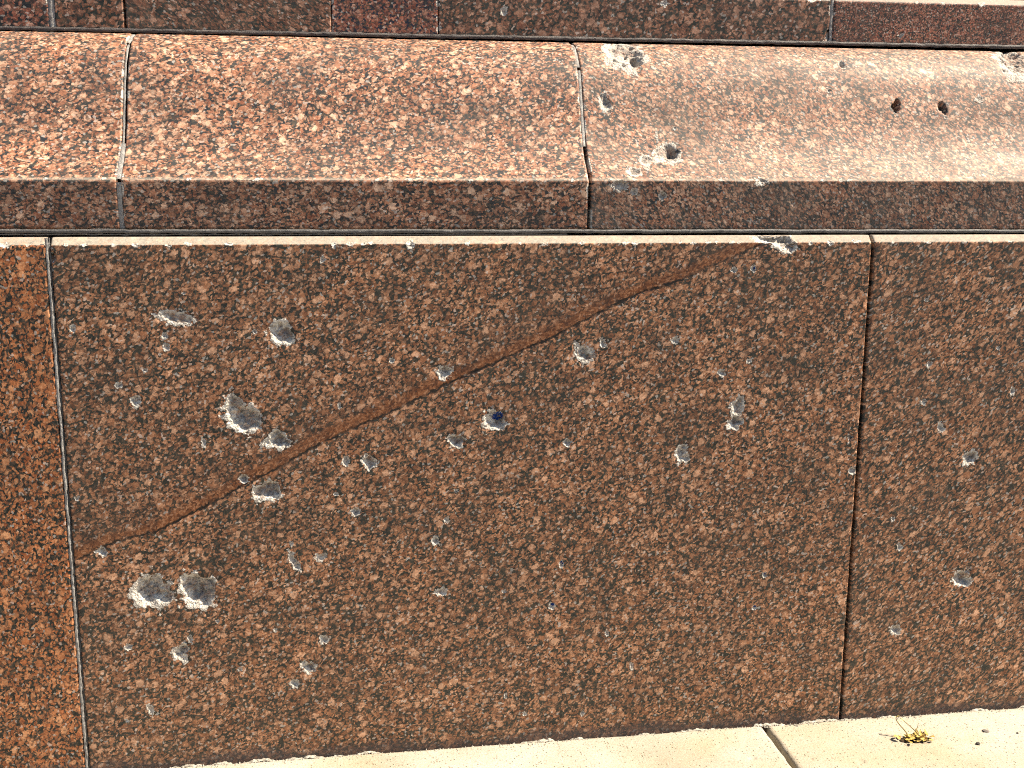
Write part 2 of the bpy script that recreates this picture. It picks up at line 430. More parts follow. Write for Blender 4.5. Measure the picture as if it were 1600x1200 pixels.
# ------------------------------------------------------------------ chips in the stone: x, height (or arc length), half sizes, turn, depth ratio, kind
MAIN_PITS = [
    (0.1766, 0.7389, 0.0243, 0.0126, -12, 0.22, 0), (0.332, 0.7133, 0.0183, 0.0208, 0, 0.34, 0), (0.269, 0.582, 0.028, 0.0244, -25, 0.32, 0), (0.2565, 0.6046, 0.0135, 0.0182, 10, 0.2, 0),
    (0.3182, 0.5438, 0.0186, 0.0154, -10, 0.32, 0), (0.3034, 0.4611, 0.0207, 0.0189, -20, 0.32, 0), (0.2874, 0.4575, 0.0118, 0.0126, 0, 0.2, 0), (0.5819, 0.6465, 0.0122, 0.0113, 0, 0.34, 0),
    (0.6628, 0.5654, 0.0187, 0.0179, 0, 0.36, 1), (0.5996, 0.5334, 0.0134, 0.0116, -20, 0.34, 0), (0.4614, 0.5029, 0.0101, 0.0137, 0, 0.34, 0), (0.4243, 0.5072, 0.006, 0.0084, 0, 0.3, 0),
    (0.807, 0.6724, 0.0179, 0.0125, -40, 0.3, 0), (0.8382, 0.6886, 0.0053, 0.0083, 10, 0.3, 0), (1.0695, 0.5764, 0.0122, 0.0174, -10, 0.28, 0), (1.0652, 0.5503, 0.0134, 0.012, 0, 0.3, 0),
    (0.9753, 0.5026, 0.0099, 0.0154, -10, 0.24, 0), (0.9822, 0.4935, 0.0088, 0.0077, 0, 0.24, 0), (0.1144, 0.3032, 0.0301, 0.0277, -20, 0.3, 0), (0.1858, 0.2995, 0.0305, 0.0279, -20, 0.3, 0),
    (0.1549, 0.1978, 0.0148, 0.0142, -20, 0.32, 0), (0.3372, 0.3458, 0.005, 0.0183, 25, 0.3, 0), (0.3429, 0.3358, 0.006, 0.0065, 0, 0.3, 0), (0.3807, 0.3481, 0.0101, 0.0065, 0, 0.22, 0),
    (0.3547, 0.1597, 0.0124, 0.0101, -30, 0.26, 0), (0.3322, 0.133, 0.0072, 0.0079, 0, 0.28, 0), (0.4394, 0.422, 0.0081, 0.0075, 0, 0.32, 0), (0.1104, 0.6111, 0.0084, 0.009, 0, 0.34, 0),
    (0.0445, 0.3733, 0.0076, 0.0084, 0, 0.34, 0), (0.7819, 0.5258, 0.0075, 0.0065, 0, 0.3, 0), (0.9587, 0.6909, 0.0065, 0.0074, 0, 0.25, 0), (1.0391, 0.6364, 0.0077, 0.0054, -30, 0.25, 0),
    (1.0856, 0.6548, 0.0044, 0.0043, 0, 0.25, 0), (0.5751, 0.2791, 0.0095, 0.0078, 0, 0.26, 0), (0.5653, 0.368, 0.0063, 0.0077, 0, 0.3, 0), (0.5833, 0.4021, 0.0042, 0.0065, 0, 0.25, 0),
    (0.3808, 0.2063, 0.0072, 0.0078, 0, 0.25, 0), (0.0749, 0.2126, 0.0058, 0.0076, 0, 0.3, 0), (0.103, 0.1037, 0.005, 0.01, 10, 0.25, 0), (0.0662, 0.0862, 0.0039, 0.0033, 0, 0.3, 0),
    (0.171, 0.221, 0.004, 0.0076, 20, 0.25, 0), (1.2731, 0.5213, 0.0058, 0.0101, 0, 0.3, 2), (1.2797, 0.4603, 0.007, 0.0068, 0, 0.25, 0), (1.1164, 0.2216, 0.0047, 0.0047, 0, 0.3, 1),
    (1.133, 0.2804, 0.0046, 0.0047, 0, 0.3, 1), (1.0533, 0.8047, 0.0054, 0.0052, 0, 0.35, 0), (1.0858, 0.8055, 0.0054, 0.0052, 0, 0.35, 1), (0.0264, 0.7263, 0.0045, 0.0067, -10, 0.3, 0),
    (0.1583, 0.7119, 0.0056, 0.0049, -40, 0.25, 0), (0.1593, 0.6952, 0.0047, 0.0059, 0, 0.25, 0), (0.0144, 0.4615, 0.0037, 0.0041, 0, 0.3, 0), (0.0868, 0.6374, 0.0056, 0.0049, 0, 0.2, 0),
    (0.1264, 0.6594, 0.0037, 0.0039, 0, 0.2, 0), (0.2075, 0.544, 0.0038, 0.0082, 10, 0.25, 0), (0.2649, 0.4834, 0.0078, 0.0073, 0, 0.35, 0), (0.4996, 0.6675, 0.004, 0.0041, 0, 0.25, 0),
    (0.3972, 0.8257, 0.0038, 0.0058, -20, 0.3, 0), (0.4165, 0.5967, 0.003, 0.0051, 0, 0.25, 0), (0.7753, 0.3173, 0.0044, 0.0067, 0, 0.35, 1), (0.8559, 0.1896, 0.0034, 0.007, 10, 0.3, 0),
    (0.9012, 0.127, 0.0034, 0.0071, 10, 0.3, 0), (0.2465, 0.1633, 0.004, 0.0033, 0, 0.3, 0), (0.7599, 0.2445, 0.0055, 0.0068, 0, 0.3, 1), (0.6795, 0.2748, 0.0043, 0.0034, 0, 0.2, 0),
    (0.6002, 0.4512, 0.0031, 0.0032, 0, 0.3, 0), (0.2151, 0.248, 0.003, 0.0033, 0, 0.3, 0), (0.4068, 0.453, 0.004, 0.0032, 0, 0.25, 0), (0.8162, 0.0449, 0.0034, 0.0048, 0, 0.3, 0),
    (0.7157, 0.0509, 0.0033, 0.0036, 0, 0.25, 0), (0.1897, 0.7766, 0.0028, 0.0029, 0, 0.3, 0), (0.2918, 0.7169, 0.0038, 0.004, 0, 0.3, 0), (1.146, 0.5668, 0.0034, 0.0033, 0, 0.3, 0),
    (0.3351, 0.3728, 0.003, 0.0064, 0, 0.25, 0), (0.3048, 0.2274, 0.003, 0.0033, 0, 0.2, 0), (0.6824, 0.0874, 0.0033, 0.0047, 0, 0.2, 0)
]
RIGHT_PITS = [
    (1.4958, 0.4759, 0.0145, 0.0138, 0, 0.34, 0), (1.5019, 0.2536, 0.016, 0.0175, 30, 0.45, 0), (1.5114, 0.27, 0.0062, 0.0108, -25, 0.3, 2), (1.437, 0.5324, 0.0059, 0.0102, 25, 0.3, 0),
    (1.3824, 0.1647, 0.011, 0.0098, 0, 0.28, 0), (1.5647, 0.5935, 0.0048, 0.009, 0, 0.3, 0), (1.3786, 0.3202, 0.0048, 0.0071, 20, 0.3, 0), (1.4063, 0.6436, 0.0047, 0.0055, 0, 0.3, 0),
    (1.4013, 0.5782, 0.0047, 0.0056, 0, 0.25, 0), (1.5309, 0.669, 0.0036, 0.0033, 0, 0.3, 0), (1.3924, 0.7526, 0.0035, 0.0032, 0, 0.3, 0), (1.3615, 0.3711, 0.0036, 0.0047, 20, 0.3, 0)
]
MOULD_PITS = [
    (0.8981, 0.3307, 0.0354, 0.0438, 0, 0.16, 3), (0.9132, 0.3117, 0.0132, 0.0198, 0, 1.0, 2), (0.8845, 0.3342, 0.0221, 0.0359, 0, 0.14, 0), (0.8543, 0.2261, 0.0096, 0.0178, 15, 0.32, 0),
    (0.9515, 0.136, 0.0236, 0.02, 0, 0.2, 3), (0.9569, 0.136, 0.0129, 0.0143, 0, 0.9, 2), (0.9137, 0.1214, 0.0128, 0.0114, 10, 0.15, 0), (0.9371, 0.1694, 0.0022, 0.0107, 0, 0.3, 0),
    (1.2764, 0.3073, 0.007, 0.0087, 0, 0.5, 0), (1.3613, 0.2267, 0.0075, 0.0125, 0, 1.6, 2), (1.4453, 0.2254, 0.0072, 0.0115, 20, 1.6, 2), (1.6064, 0.3281, 0.0374, 0.0504, 0, 0.2, 3),
    (1.6065, 0.353, 0.0155, 0.0243, 0, 0.4, 0), (1.6065, 0.3088, 0.016, 0.0148, 0, 0.45, 0), (1.0973, 0.0752, 0.0119, 0.0074, 0, 0.3, 0), (0.8626, 0.0689, 0.0135, 0.0089, 0, 0.28, 0),
    (0.886, 0.058, 0.0063, 0.006, 0, 0.2, 0), (0.9334, 0.0521, 0.0063, 0.007, 0, 0.35, 0), (0.8883, 0.0956, 0.0126, 0.0115, 0, 0.18, 0), (0.9109, 0.1044, 0.0053, 0.0043, 0, 0.2, 0),
    (1.0388, 0.1192, 0.0043, 0.0058, 0, 0.4, 0), (0.97, 0.184, 0.0033, 0.0035, 0, 0.3, 0), (1.2436, 0.2533, 0.0034, 0.0036, 0, 0.5, 0), (1.5162, 0.2417, 0.0072, 0.006, 0, 0.15, 0),
    (1.1545, 0.0403, 0.0055, 0.006, 0, 0.12, 2), (1.0945, 0.012, 0.0076, 0.0051, 0, 0.12, 2), (1.1832, 0.0262, 0.0044, 0.004, 0, 0.12, 2)
]
VEIN = [(1.1244, 0.857), (1.0447, 0.8264), (1.0131, 0.8131), (0.9605, 0.7897), (0.8974, 0.7707), (0.8557, 0.7525), (0.8091, 0.7284), (0.7625, 0.7042), (0.7109, 0.6823), (0.6492, 0.6555), (0.5879, 0.6299), (0.5267, 0.5992), (0.4709, 0.5747), (0.4204, 0.5532), (0.375, 0.5317), (0.3146, 0.4973), (0.2795, 0.4818), (0.2244, 0.4515), (0.1746, 0.4263), (0.1298, 0.4041), (0.0666, 0.3901), (0.0125, 0.3643)]

# ------------------------------------------------------------------ materials
M_main = granite("granite_main", ORANGE, 1.0, (0, 0, 0), 1.15, 0.65, 0.62, dust_haze=0.035, rough=0.45, vein=True, pale=1.0)
M_right = granite("granite_right", ORANGE, 1.05, (4.1, 2.0, 1.3), 1.5, 0.72, 0.62, dust_haze=0.05, rough=0.48, pale=0.7)
M_left = granite("granite_left", VIVID, 0.95, (7.7, 1.0, 3.3), 1.05, 1.3, 0.60, dark=(0.014, 0.015, 0.013), dust_haze=0.01, rough=0.40, pale=0.9, contrast=0.8)
M_mould_a = granite("granite_moulding_a", PINK, 0.95, (1.3, 5.0, 2.2), 1.1, 0.2, 0.70, dark=(0.016, 0.019, 0.024), dust_haze=0.06, rough=0.55, pale=1.2, spec=0.36)
M_mould_b = granite("granite_moulding_b", PINK, 0.95, (2.9, 3.0, 8.2), 1.10, 0.2, 0.70, dark=(0.016, 0.019, 0.024), dust_haze=0.06, rough=0.55, pale=1.2, spec=0.36)
M_mould_c = granite("granite_moulding_c", PINK, 1.10, (5.5, 6.0, 4.4), 1.25, -0.6, 0.70, fresh=0.8, dark=(0.020, 0.024, 0.029), dust_haze=0.13, rough=0.66, pale=0.6, spec=0.45)  # film raised here to paint the sky sheen into the colour
M_up = [granite("granite_upper_a", REDDISH, 0.85, (1.1, 9.0, 0.2), 1.1, 0.4, 0.62, dark=(0.014, 0.014, 0.017), dust_haze=0.01, rough=0.3, pale=1.0),
        granite("granite_upper_b", BROWN, 0.75, (3.6, 8.0, 5.2), 1.1, 0.4, 0.66, dust_haze=0.01, rough=0.3, pale=1.6),
        granite("granite_upper_c", BROWN, 1.1, (6.6, 4.0, 7.2), 1.4, -0.5, 0.50, dust_haze=0.08, rough=0.36, pale=0.8),
        granite("granite_upper_d", REDDISH, 1.0, (8.1, 2.5, 1.9), 1.0, 0.1, 0.66, dark=(0.016, 0.017, 0.032), dust_haze=0.02, rough=0.3, pale=0.4),
        granite("granite_upper_e", BROWN, 0.85, (9.2, 7.7, 6.1), 1.1, 0.5, 0.56, dust_haze=0.05, rough=0.34, pale=1.2),
        granite("granite_upper_f", REDDISH, 1.6, (2.2, 1.7, 9.1), 1.1, 0.5, 0.56, dark=(0.022, 0.017, 0.018), dust_haze=0.03, rough=0.45, pale=0.2)]
M_core = plain("joint_mortar_dark", [(0.3, (0.010, 0.010, 0.010)), (0.7, (0.03, 0.028, 0.025))], 80, 0.95)
M_seal = plain("grey_sealant", [(0.3, (0.16, 0.15, 0.14)), (0.55, (0.31, 0.29, 0.27)), (0.75, (0.52, 0.49, 0.44))], 160, 0.6, 0.0015)
M_seal_dark = plain("dark_sealant", [(0.3, (0.050, 0.047, 0.046)), (0.55, (0.10, 0.095, 0.092)), (0.75, (0.19, 0.175, 0.165))], 140, 0.55, 0.0012)
M_seal_brown = plain("brown_sealant", [(0.3, (0.040, 0.032, 0.030)), (0.55, (0.075, 0.062, 0.058)), (0.75, (0.15, 0.12, 0.10))], 140, 0.6, 0.0012)
M_mortar = plain("pale_mortar", [(0.3, (0.30, 0.26, 0.20)), (0.5, (0.46, 0.42, 0.35)), (0.7, (0.60, 0.57, 0.50))], 180, 0.95, 0.003)
M_lime_a = limestone("limestone_a", (0, 0, 0))
M_lime_b = limestone("limestone_b", (4.3, 1.2, 0))
M_soil = plain("joint_soil", [(0.3, (0.012, 0.010, 0.008)), (0.6, (0.035, 0.030, 0.024))], 150, 1.0, 0.004)
M_straw = plain("dry_straw", [(0.3, (0.28, 0.17, 0.03)), (0.5, (0.50, 0.34, 0.08)), (0.7, (0.60, 0.45, 0.16))], 220, 0.8, 0.0006)
M_hollow = plain("dark_hollow", [(0.3, (0.018, 0.011, 0.006)), (0.6, (0.07, 0.042, 0.018))], 260, 0.95, 0.002)
M_stem = plain("dry_stem", [(0.3, (0.10, 0.075, 0.03)), (0.6, (0.26, 0.20, 0.08))], 120, 0.8, 0.0003)
M_peb_a = plain("pebble_grey", [(0.3, (0.09, 0.075, 0.065)), (0.7, (0.20, 0.17, 0.15))], 300, 0.85, 0.001)
M_peb_b = plain("pebble_dark", [(0.3, (0.03, 0.026, 0.024)), (0.7, (0.08, 0.07, 0.06))], 300, 0.85, 0.001)
M_ground = plain("ground_stone", [(0.3, (0.09, 0.086, 0.08)), (0.7, (0.15, 0.144, 0.135))], 3, 0.9, 0.001)

# ------------------------------------------------------------------ the setting: ground and paving
gx = 1500.0
ground = mesh_obj("ground", [(-gx, -gx, -0.06), (gx, -gx, -0.06), (gx, gx, -0.06), (-gx, gx, -0.06)], [(0, 1, 2, 3)], M_ground, None, False)
ground["kind"] = "structure"

pavement = empty("pavement", (0, 0, 0))
pavement["kind"] = "structure"
def paving_slab(x0, x1, y0, y1, mat, step, pits=(), seed=1, fine=None, ragged=0.0):
    u = axis(x0, x1, step, fine[0] if fine else None); v = axis(y0, y1, step, fine[1] if fine else None)
    U, V = np.meshgrid(u, v, indexing='ij')
    e = np.minimum(np.minimum(U - x0, x1 - U), np.minimum(V - y0, y1 - V))
    Z = 0.0012 * fbm(U / 0.11, V / 0.11, seed, 3) + 0.0004 * fbm(U / 0.012, V / 0.012, seed + 5, 3)
    Z -= 0.004 * np.clip(1 - e / 0.006, 0, 1) ** 2
    d, chip, paint, pit_shade = pits_field(U, V, pits, seed)
    Z -= d
    X = U.copy()
    if ragged:
        X[0] += ragged * fbm(v / 0.02, v * 0 + seed, seed, 3); X[-1] += ragged * fbm(v / 0.02, v * 0 + 3 + seed, seed, 3)
    P = np.stack([X, V, Z], -1)
    nu, nv = U.shape
    # skirt
    top = P.reshape(-1, 3)
    idx = np.arange(nu * nv).reshape(nu, nv)
    ring = np.concatenate([idx[:, 0], idx[-1, 1:], idx[-2::-1, -1], idx[0, -2:0:-1]])
    low = top[ring].copy(); low[:, 2] = -0.058
    n = len(ring); base = len(top)
    a = ring; b = np.roll(ring, -1); la = base + np.arange(n); lb = np.roll(la, -1)
    sk = np.stack([a, la, lb, b], -1)
    return mesh_obj("paving_slab", np.r_[top, low], np.r_[grid_faces(nu, nv), sk], mat, pavement, True)
pav_pits_l = [(1.086, -0.103, 0.010, 0.006, 20, 0.18, 0), (1.045, -0.06, 0.012, 0.004, 30, 0.15, 0), (0.90, -0.03, 0.005, 0.004, 0, 0.2, 0), (1.01, -0.14, 0.006, 0.004, 10, 0.2, 0), (0.62, -0.05, 0.006, 0.005, 0, 0.2, 0)]
pav_pits_r = [(1.262, -0.135, 0.009, 0.006, -15, 0.2, 0), (1.181, -0.118, 0.004, 0.004, 0, 0.25, 0), (1.388, -0.084, 0.030, 0.013, 5, 0.30, 0), (1.60, -0.09, 0.006, 0.004, 0, 0.2, 0), (1.345, -0.03, 0.004, 0.003, 0, 0.2, 0), (1.63, -0.03, 0.016, 0.004, 30, 0.12, 0)]
paving_slab(-0.7, 1.1408, -0.62, -0.0008, M_lime_a, 0.003, pav_pits_l, 4, ((0.0, 1.2), (-0.26, 0.0)), 0.0015)
paving_slab(1.1502, 2.5, -0.62, -0.0008, M_lime_b, 0.003, pav_pits_r, 8, ((1.1, 1.8), (-0.26, 0.0)), 0.0015)
joint_bed = strip("joint_filling", [(1.1455, -0.62 + 0.616 * k / 60, -0.022) for k in range(61)], (0, 0, 1), 0.006, M_soil, pavement, 0.002, 11, 0.001)

# ------------------------------------------------------------------ the granite wall
wall = empty("granite_wall", (0, 0, 0))
wall["label"] = "red-brown speckled granite wall of pitted slabs below an ogee moulding course"
wall["category"] = "wall"

core_prof = [(0.05, -0.05), (0.05, 0.8640), (0.075, 0.8645), (0.075, 0.955), (0.235, 1.176), (0.26, 1.19), (0.26, 1.25)]
cy = np.array(core_prof)
P = np.stack([np.stack([np.full(len(cy), x), cy[:, 0], cy[:, 1]], -1) for x in (-0.68, 2.48)], 0)
mesh_obj("wall_core", P.reshape(-1, 3), grid_faces(2, len(cy)), M_core, wall, False)

VP = np.array(VEIN)
def vein_dist(X, Z):
    best = np.full(X.shape, 9.0); sgn = np.ones(X.shape)
    for a, b in zip(VP[:-1], VP[1:]):
        d = b - a; L2 = d @ d
        t = np.clip(((X - a[0]) * d[0] + (Z - a[1]) * d[1]) / L2, 0, 1)
        ex = X - a[0] - t * d[0]; ez = Z - a[1] - t * d[1]
        q = np.hypot(ex, ez)
        cr = (d[0] * (Z - a[1]) - d[1] * (X - a[0]))      # polyline runs right to left
        m = q < best
        best = np.where(m, q, best); sgn = np.where(m, np.where(cr < 0, 1.0, -1.0), sgn)
    return best * sgn

FACE0 = -0.02
chamfer = lambda z: smooth(0.8487, 0.8495, z)
panel_prof = [(0.0, FACE0), (0.0, 0.8485), (0.0115, 0.8600), (0.05, 0.8602)]
def lift(pits): return [(a, b - FACE0, c, d, e, f, g) for a, b, c, d, e, f, g in pits]
panel_warp = lambda U, Z: 0.0022 * (U - 0.65) * np.clip(Z / 0.85, 0, 1)
rs = random.Random(5)
top_edge = 0.8685
edge_chips = [(1.1345, top_edge + 0.002, 0.017, 0.016, 0, 0.50, 0), (1.112, top_edge + 0.010, 0.024, 0.011, 0, 0.35, 0), (1.145, top_edge - 0.006, 0.013, 0.013, 0, 0.40, 0),
              (0.532, top_edge, 0.006, 0.008, 0, 0.3, 0), (0.415, top_edge, 0.004, 0.005, 0, 0.3, 0), (1.215, top_edge, 0.004, 0.005, 20, 0.3, 0)]
edge_chips += [(rs.uniform(0.01, 1.28), top_edge + rs.uniform(-0.001, 0.003), rs.uniform(0.002, 0.006), rs.uniform(0.002, 0.0035), rs.uniform(-30, 30), 0.28, 0) for _ in range(34)]
corner = [(0.006, 0.831 - FACE0, 0.005, 0.008, 0, 0.8, 2)]
main = block("slab", 0.0035, 1.2875, panel_prof, [0.0014, 0.0013, 0.01], 0.0014, M_main, wall, 0.06, lift(MAIN_PITS) + edge_chips + corner, vein=vein_dist, sawn_lit_z=chamfer, seed=3, warp=panel_warp, nibble=0.0004, flat=0.00012)
main["label"] = "wide pitted slab crossed by a brown diagonal vein"
r_edge = [(rs.uniform(1.30, 1.75), top_edge + rs.uniform(-0.001, 0.003), rs.uniform(0.002, 0.005), rs.uniform(0.002, 0.003), 0, 0.28, 0) for _ in range(12)]
rslab = block("slab", 1.2925, 2.48, panel_prof, [0.002, 0.002, 0.01], 0.002, M_right, wall, 0.06, lift(RIGHT_PITS) + r_edge, fine=(1.29, 1.75), sawn_lit_z=chamfer, seed=6, warp=panel_warp, nibble=0.0003)
rslab["label"] = "slab right of the open vertical joint with few pits"
l_edge = [(rs.uniform(-0.15, 0.0), top_edge + rs.uniform(-0.001, 0.003), rs.uniform(0.002, 0.006), rs.uniform(0.002, 0.004), 0, 0.3, 0) for _ in range(7)]
lslab = block("slab", -0.68, -0.0040, panel_prof, [0.003, 0.002, 0.01], 0.003, M_left, wall, 0.06, l_edge, fine=(-0.2, 0.0), sawn_lit_z=chamfer, seed=9, warp=panel_warp, nibble=0.0003)
lslab["label"] = "vivid orange and black slab at the left edge"

# ogee moulding course
def catmull(pts, n=6):
    p = [np.array(q) for q in pts]; p = [2 * p[0] - p[1]] + p + [2 * p[-1] - p[-2]]
    out = []
    for k in range(1, len(p) - 2):
        for j in range(n):
            s = j / n
            out.append(0.5 * ((2 * p[k]) + (p[k + 1] - p[k - 1]) * s + (2 * p[k - 1] - 5 * p[k] + 4 * p[k + 1] - p[k + 2]) * s * s + (3 * p[k] - p[k - 1] - 3 * p[k + 1] + p[k + 2]) * s ** 3))
    out.append(p[-2]); return [tuple(q) for q in out]
ogee = catmull([(0.0140, 0.9484), (0.032, 0.9675), (0.055, 0.992), (0.0765, 1.032), (0.094, 1.08), (0.111, 1.12), (0.131, 1.147), (0.155, 1.166), (0.184, 1.178)])
UND = 0.03
mould_prof = [(0.0190 + UND, 0.8712), (0.0190, 0.871), (0.0120, 0.9464)] + ogee + [(0.23, 1.182)]
mould_warp = lambda U, Z: 0.0055 * (U - 0.8154) * np.clip((Z - 0.871) / 0.0765, 0, 1)
def msteps(s): return [0.02, s, 0.001] + [s] * (len(ogee) - 1) + [0.02]
def mlift(p): return [(a, b + UND, c, d, e, f, g) for a, b, c, d, e, f, g in p]
nose = 0.0766
nosing_lit = lambda z: 0.55 * smooth(0.9460, 0.9470, z) * smooth(0.9515, 0.9490, z)  # pale strip paints the sunlit line along the moulding's front edge
def nose_chips(x0, x1, n): return [(rs.uniform(x0, x1), nose + rs.uniform(-0.001, 0.002), rs.uniform(0.002, 0.005), rs.uniform(0.0015, 0.003), 0, 0.25, 0) for _ in range(n)]
ma = block("moulding_block", -0.68, 0.0995, mould_prof, msteps(0.004), 0.004, M_mould_a, wall, 0.24, mlift(nose_chips(-0.15, 0.09, 4)), fine=(-0.2, 0.11), sawn_lit_z=nosing_lit, seed=12, warp=mould_warp, nibble=0.0005)
mb = block("moulding_block", 0.1060, 0.8130, mould_prof, msteps(0.003), 0.003, M_mould_b, wall, 0.24, mlift(nose_chips(0.12, 0.80, 9)), sawn_lit_z=nosing_lit, seed=14, warp=mould_warp, nibble=0.0005)
mc = block("moulding_block", 0.8180, 2.48, mould_prof, msteps(0.002), 0.002, M_mould_c, wall, 0.24, mlift(MOULD_PITS + nose_chips(0.83, 1.7, 12)), fine=(0.8, 1.75), sawn_lit_z=nosing_lit, seed=17, warp=mould_warp, nibble=0.0005)
ma["label"] = "moulding block at the left edge"
mb["label"] = "long undamaged moulding block in the middle"
mc["label"] = "pale moulding block with deep shrapnel holes on the right"

# upper course
up_prof = [(0.23, 1.1858), (0.190, 1.1855), (0.190, 1.2560), (0.2000, 1.2665), (0.40, 1.2670)]
up_warp = lambda U, Z: 0.0077 * (U - 0.70)
joints = [-0.68, -0.0220, 0.0895, 0.4153, 0.5908, 1.2820, 2.48]
gaps = [0, 0.009, 0.0030, 0.0010, 0.0012, 0.0065, 0]
up_labels = ["orange and black course block at the left end", "coarse brown course block with large crystals", "greyish dusty course block", "short red and navy speckled course block", "long dark coarse course block", "fine-grained brown course block at the right end"]
for k in range(6):
    x0 = joints[k] + gaps[k] / 2; x1 = joints[k + 1] - gaps[k + 1] / 2
    pits = []
    if k == 4: pits = [(0.70, 0.08, 0.006, 0.008, 0, 0.2, 0), (0.978, 0.10, 0.007, 0.006, 30, 0.2, 0), (1.246, 0.115, 0.012, 0.007, 0, 0.3, 0), (1.276, 0.05, 0.006, 0.02, -15, 0.4, 2)]
    if k == 5: pits = [(1.413, 0.055, 0.005, 0.004, 0, 0.4, 0), (1.565, 0.112, 0.006, 0.005, 0, 0.3, 0), (1.49, 0.112, 0.004, 0.003, 0, 0.3, 0), (1.44, 0.112, 0.003, 0.003, 0, 0.3, 0)]
    o = block("course_block", x0, x1, up_prof, [0.02, 0.003, 0.003, 0.05], 0.003, M_up[k], wall, 0.26, pits, fine=(-0.2, 1.8), sawn_lit_z=lambda z: smooth(1.2565, 1.2575, z), seed=20 + k, warp=up_warp, nibble=0.0005)
    o["label"] = up_labels[k]
# the next stones stand back on the ledge
nxt = [(0.330, 1.2760), (0.330, 1.95), (0.342, 1.962), (0.70, 1.965)]
for x0, x1, mt, lb in ((-0.68, 0.65, M_up[2], "tall set-back slab above the left courses"), (0.656, 2.48, M_up[4], "tall set-back slab above the right courses")):
    o = block("slab", x0, x1, nxt, [0.05, 0.004, 0.05], 0.05, mt, wall, 0.70, (), seed=40, warp=up_warp)
    o["label"] = lb

# joints
N = lambda a, b, n: np.linspace(a, b, n)
xs = N(-0.66, 2.46, 900)
lip = strip("sealant", np.stack([xs, 0.0155 + 0.0008 * fbm(xs / 0.05, xs * 0, 3, 2), 0.8675 + 0.0007 * fbm(xs / 0.04, xs * 0 + 2, 5, 3)], -1), (0, -1, 0), 0.0030, M_seal_dark, wall, 0.0007, 3, 0.0016)
xs2 = N(-0.66, 0.782, 500)
strip("sealant", np.stack([xs2, 0.026 + 0 * xs2, 0.8622 + 0.0005 * fbm(xs2 / 0.03, xs2 * 0 + 2, 9, 3)], -1), (0, -1, 0), 0.0011, M_seal, wall, 0.0008, 4, 0.0006)
strip("sealant", np.stack([xs, 0.1865 + 0.0006 * fbm(xs / 0.05, xs * 0, 13, 2), 1.1840 + 0.0077 * (xs - 0.70)], -1), (0, -1, 0), 0.0032, M_seal_brown, wall, 0.0010, 6, 0.0012)

mz = np.array(mould_prof[1:-1]); mL = np.r_[0, np.cumsum(np.hypot(*np.diff(mz, axis=0).T))]
def mould_joint(x, l0, l1, half, mat, inset, seed, dx=0.0):
    l = N(l0, l1, int((l1 - l0) / 0.004) + 2)
    y = np.interp(l, mL, mz[:, 0]); z = np.interp(l, mL, mz[:, 1])
    gy = np.gradient(y); gz = np.gradient(z); g = np.hypot(gy, gz); n = np.stack([0 * y, -gz / g, gy / g], -1)
    z2 = z + mould_warp(np.full_like(z, x), z)
    p = np.stack([np.full_like(y, x + dx), y, z2], -1) - n * inset
    return strip("sealant", p, n, half, mat, wall, 0.0006, seed, 0.0004)
mould_joint(0.1028, 0.000, 0.072, 0.0032, M_seal, 0.0012, 31)
mould_joint(0.1028, 0.079, 0.150, 0.0032, M_seal, 0.0014, 32)
mould_joint(0.1020, 0.150, 0.330, 0.0016, M_seal, 0.0030, 33)
mould_joint(0.1028, 0.330, 0.372, 0.0032, M_seal, 0.0008, 34)
mould_joint(0.8155, 0.150, 0.285, 0.0022, M_seal, 0.0014, 35)
mould_joint(0.8155, 0.292, 0.365, 0.0022, M_seal, 0.0022, 36)

zz = N(0.0, 0.858, 330)
strip("sealant", np.stack([0 * zz - 0.0012 + 0.0006 * fbm(zz / 0.03, zz * 0, 3, 2), 0 * zz + 0.0010, zz], -1), (0, -1, 0), 0.0022, M_seal, wall, 0.0012, 41, 0.0008)
strip("sealant", np.stack([0 * zz + 0.0016 + 0.0006 * fbm(zz / 0.025, zz * 0 + 1, 8, 2), 0 * zz + 0.0030, zz], -1), (0, -1, 0), 0.0014, M_seal_dark, wall, 0.0010, 42, 0.0006)
zu = N(1.188, 1.262, 40)
strip("sealant", np.stack([0 * zu - 0.0220, 0 * zu + 0.1915, zu + up_warp(-0.022, 0)], -1), (0, -1, 0), 0.0048, M_seal, wall, 0.0008, 43, 0.001)
strip("sealant", np.stack([0 * zu + 1.2822, 0 * zu + 0.1918, zu + up_warp(1.28, 0)], -1), (0, -1, 0), 0.0032, M_seal, wall, 0.0008, 44, 0.001)

# crumbly mortar along the foot of the wall
xf = N(-0.1, 1.8, 1300)
bead_h = np.clip(0.30 + 1.3 * fbm(xf / 0.030, xf * 0, 61, 4), 0.0, 1.0)
strip("mortar_bead", np.stack([xf, -0.0022 + 0 * xf, -0.0036 + 0.0052 * bead_h], -1), np.array([0, -0.5, 0.86]), 0.0008 + 0.0016 * bead_h, M_mortar, wall, 0.0018, 62, 0.0004)

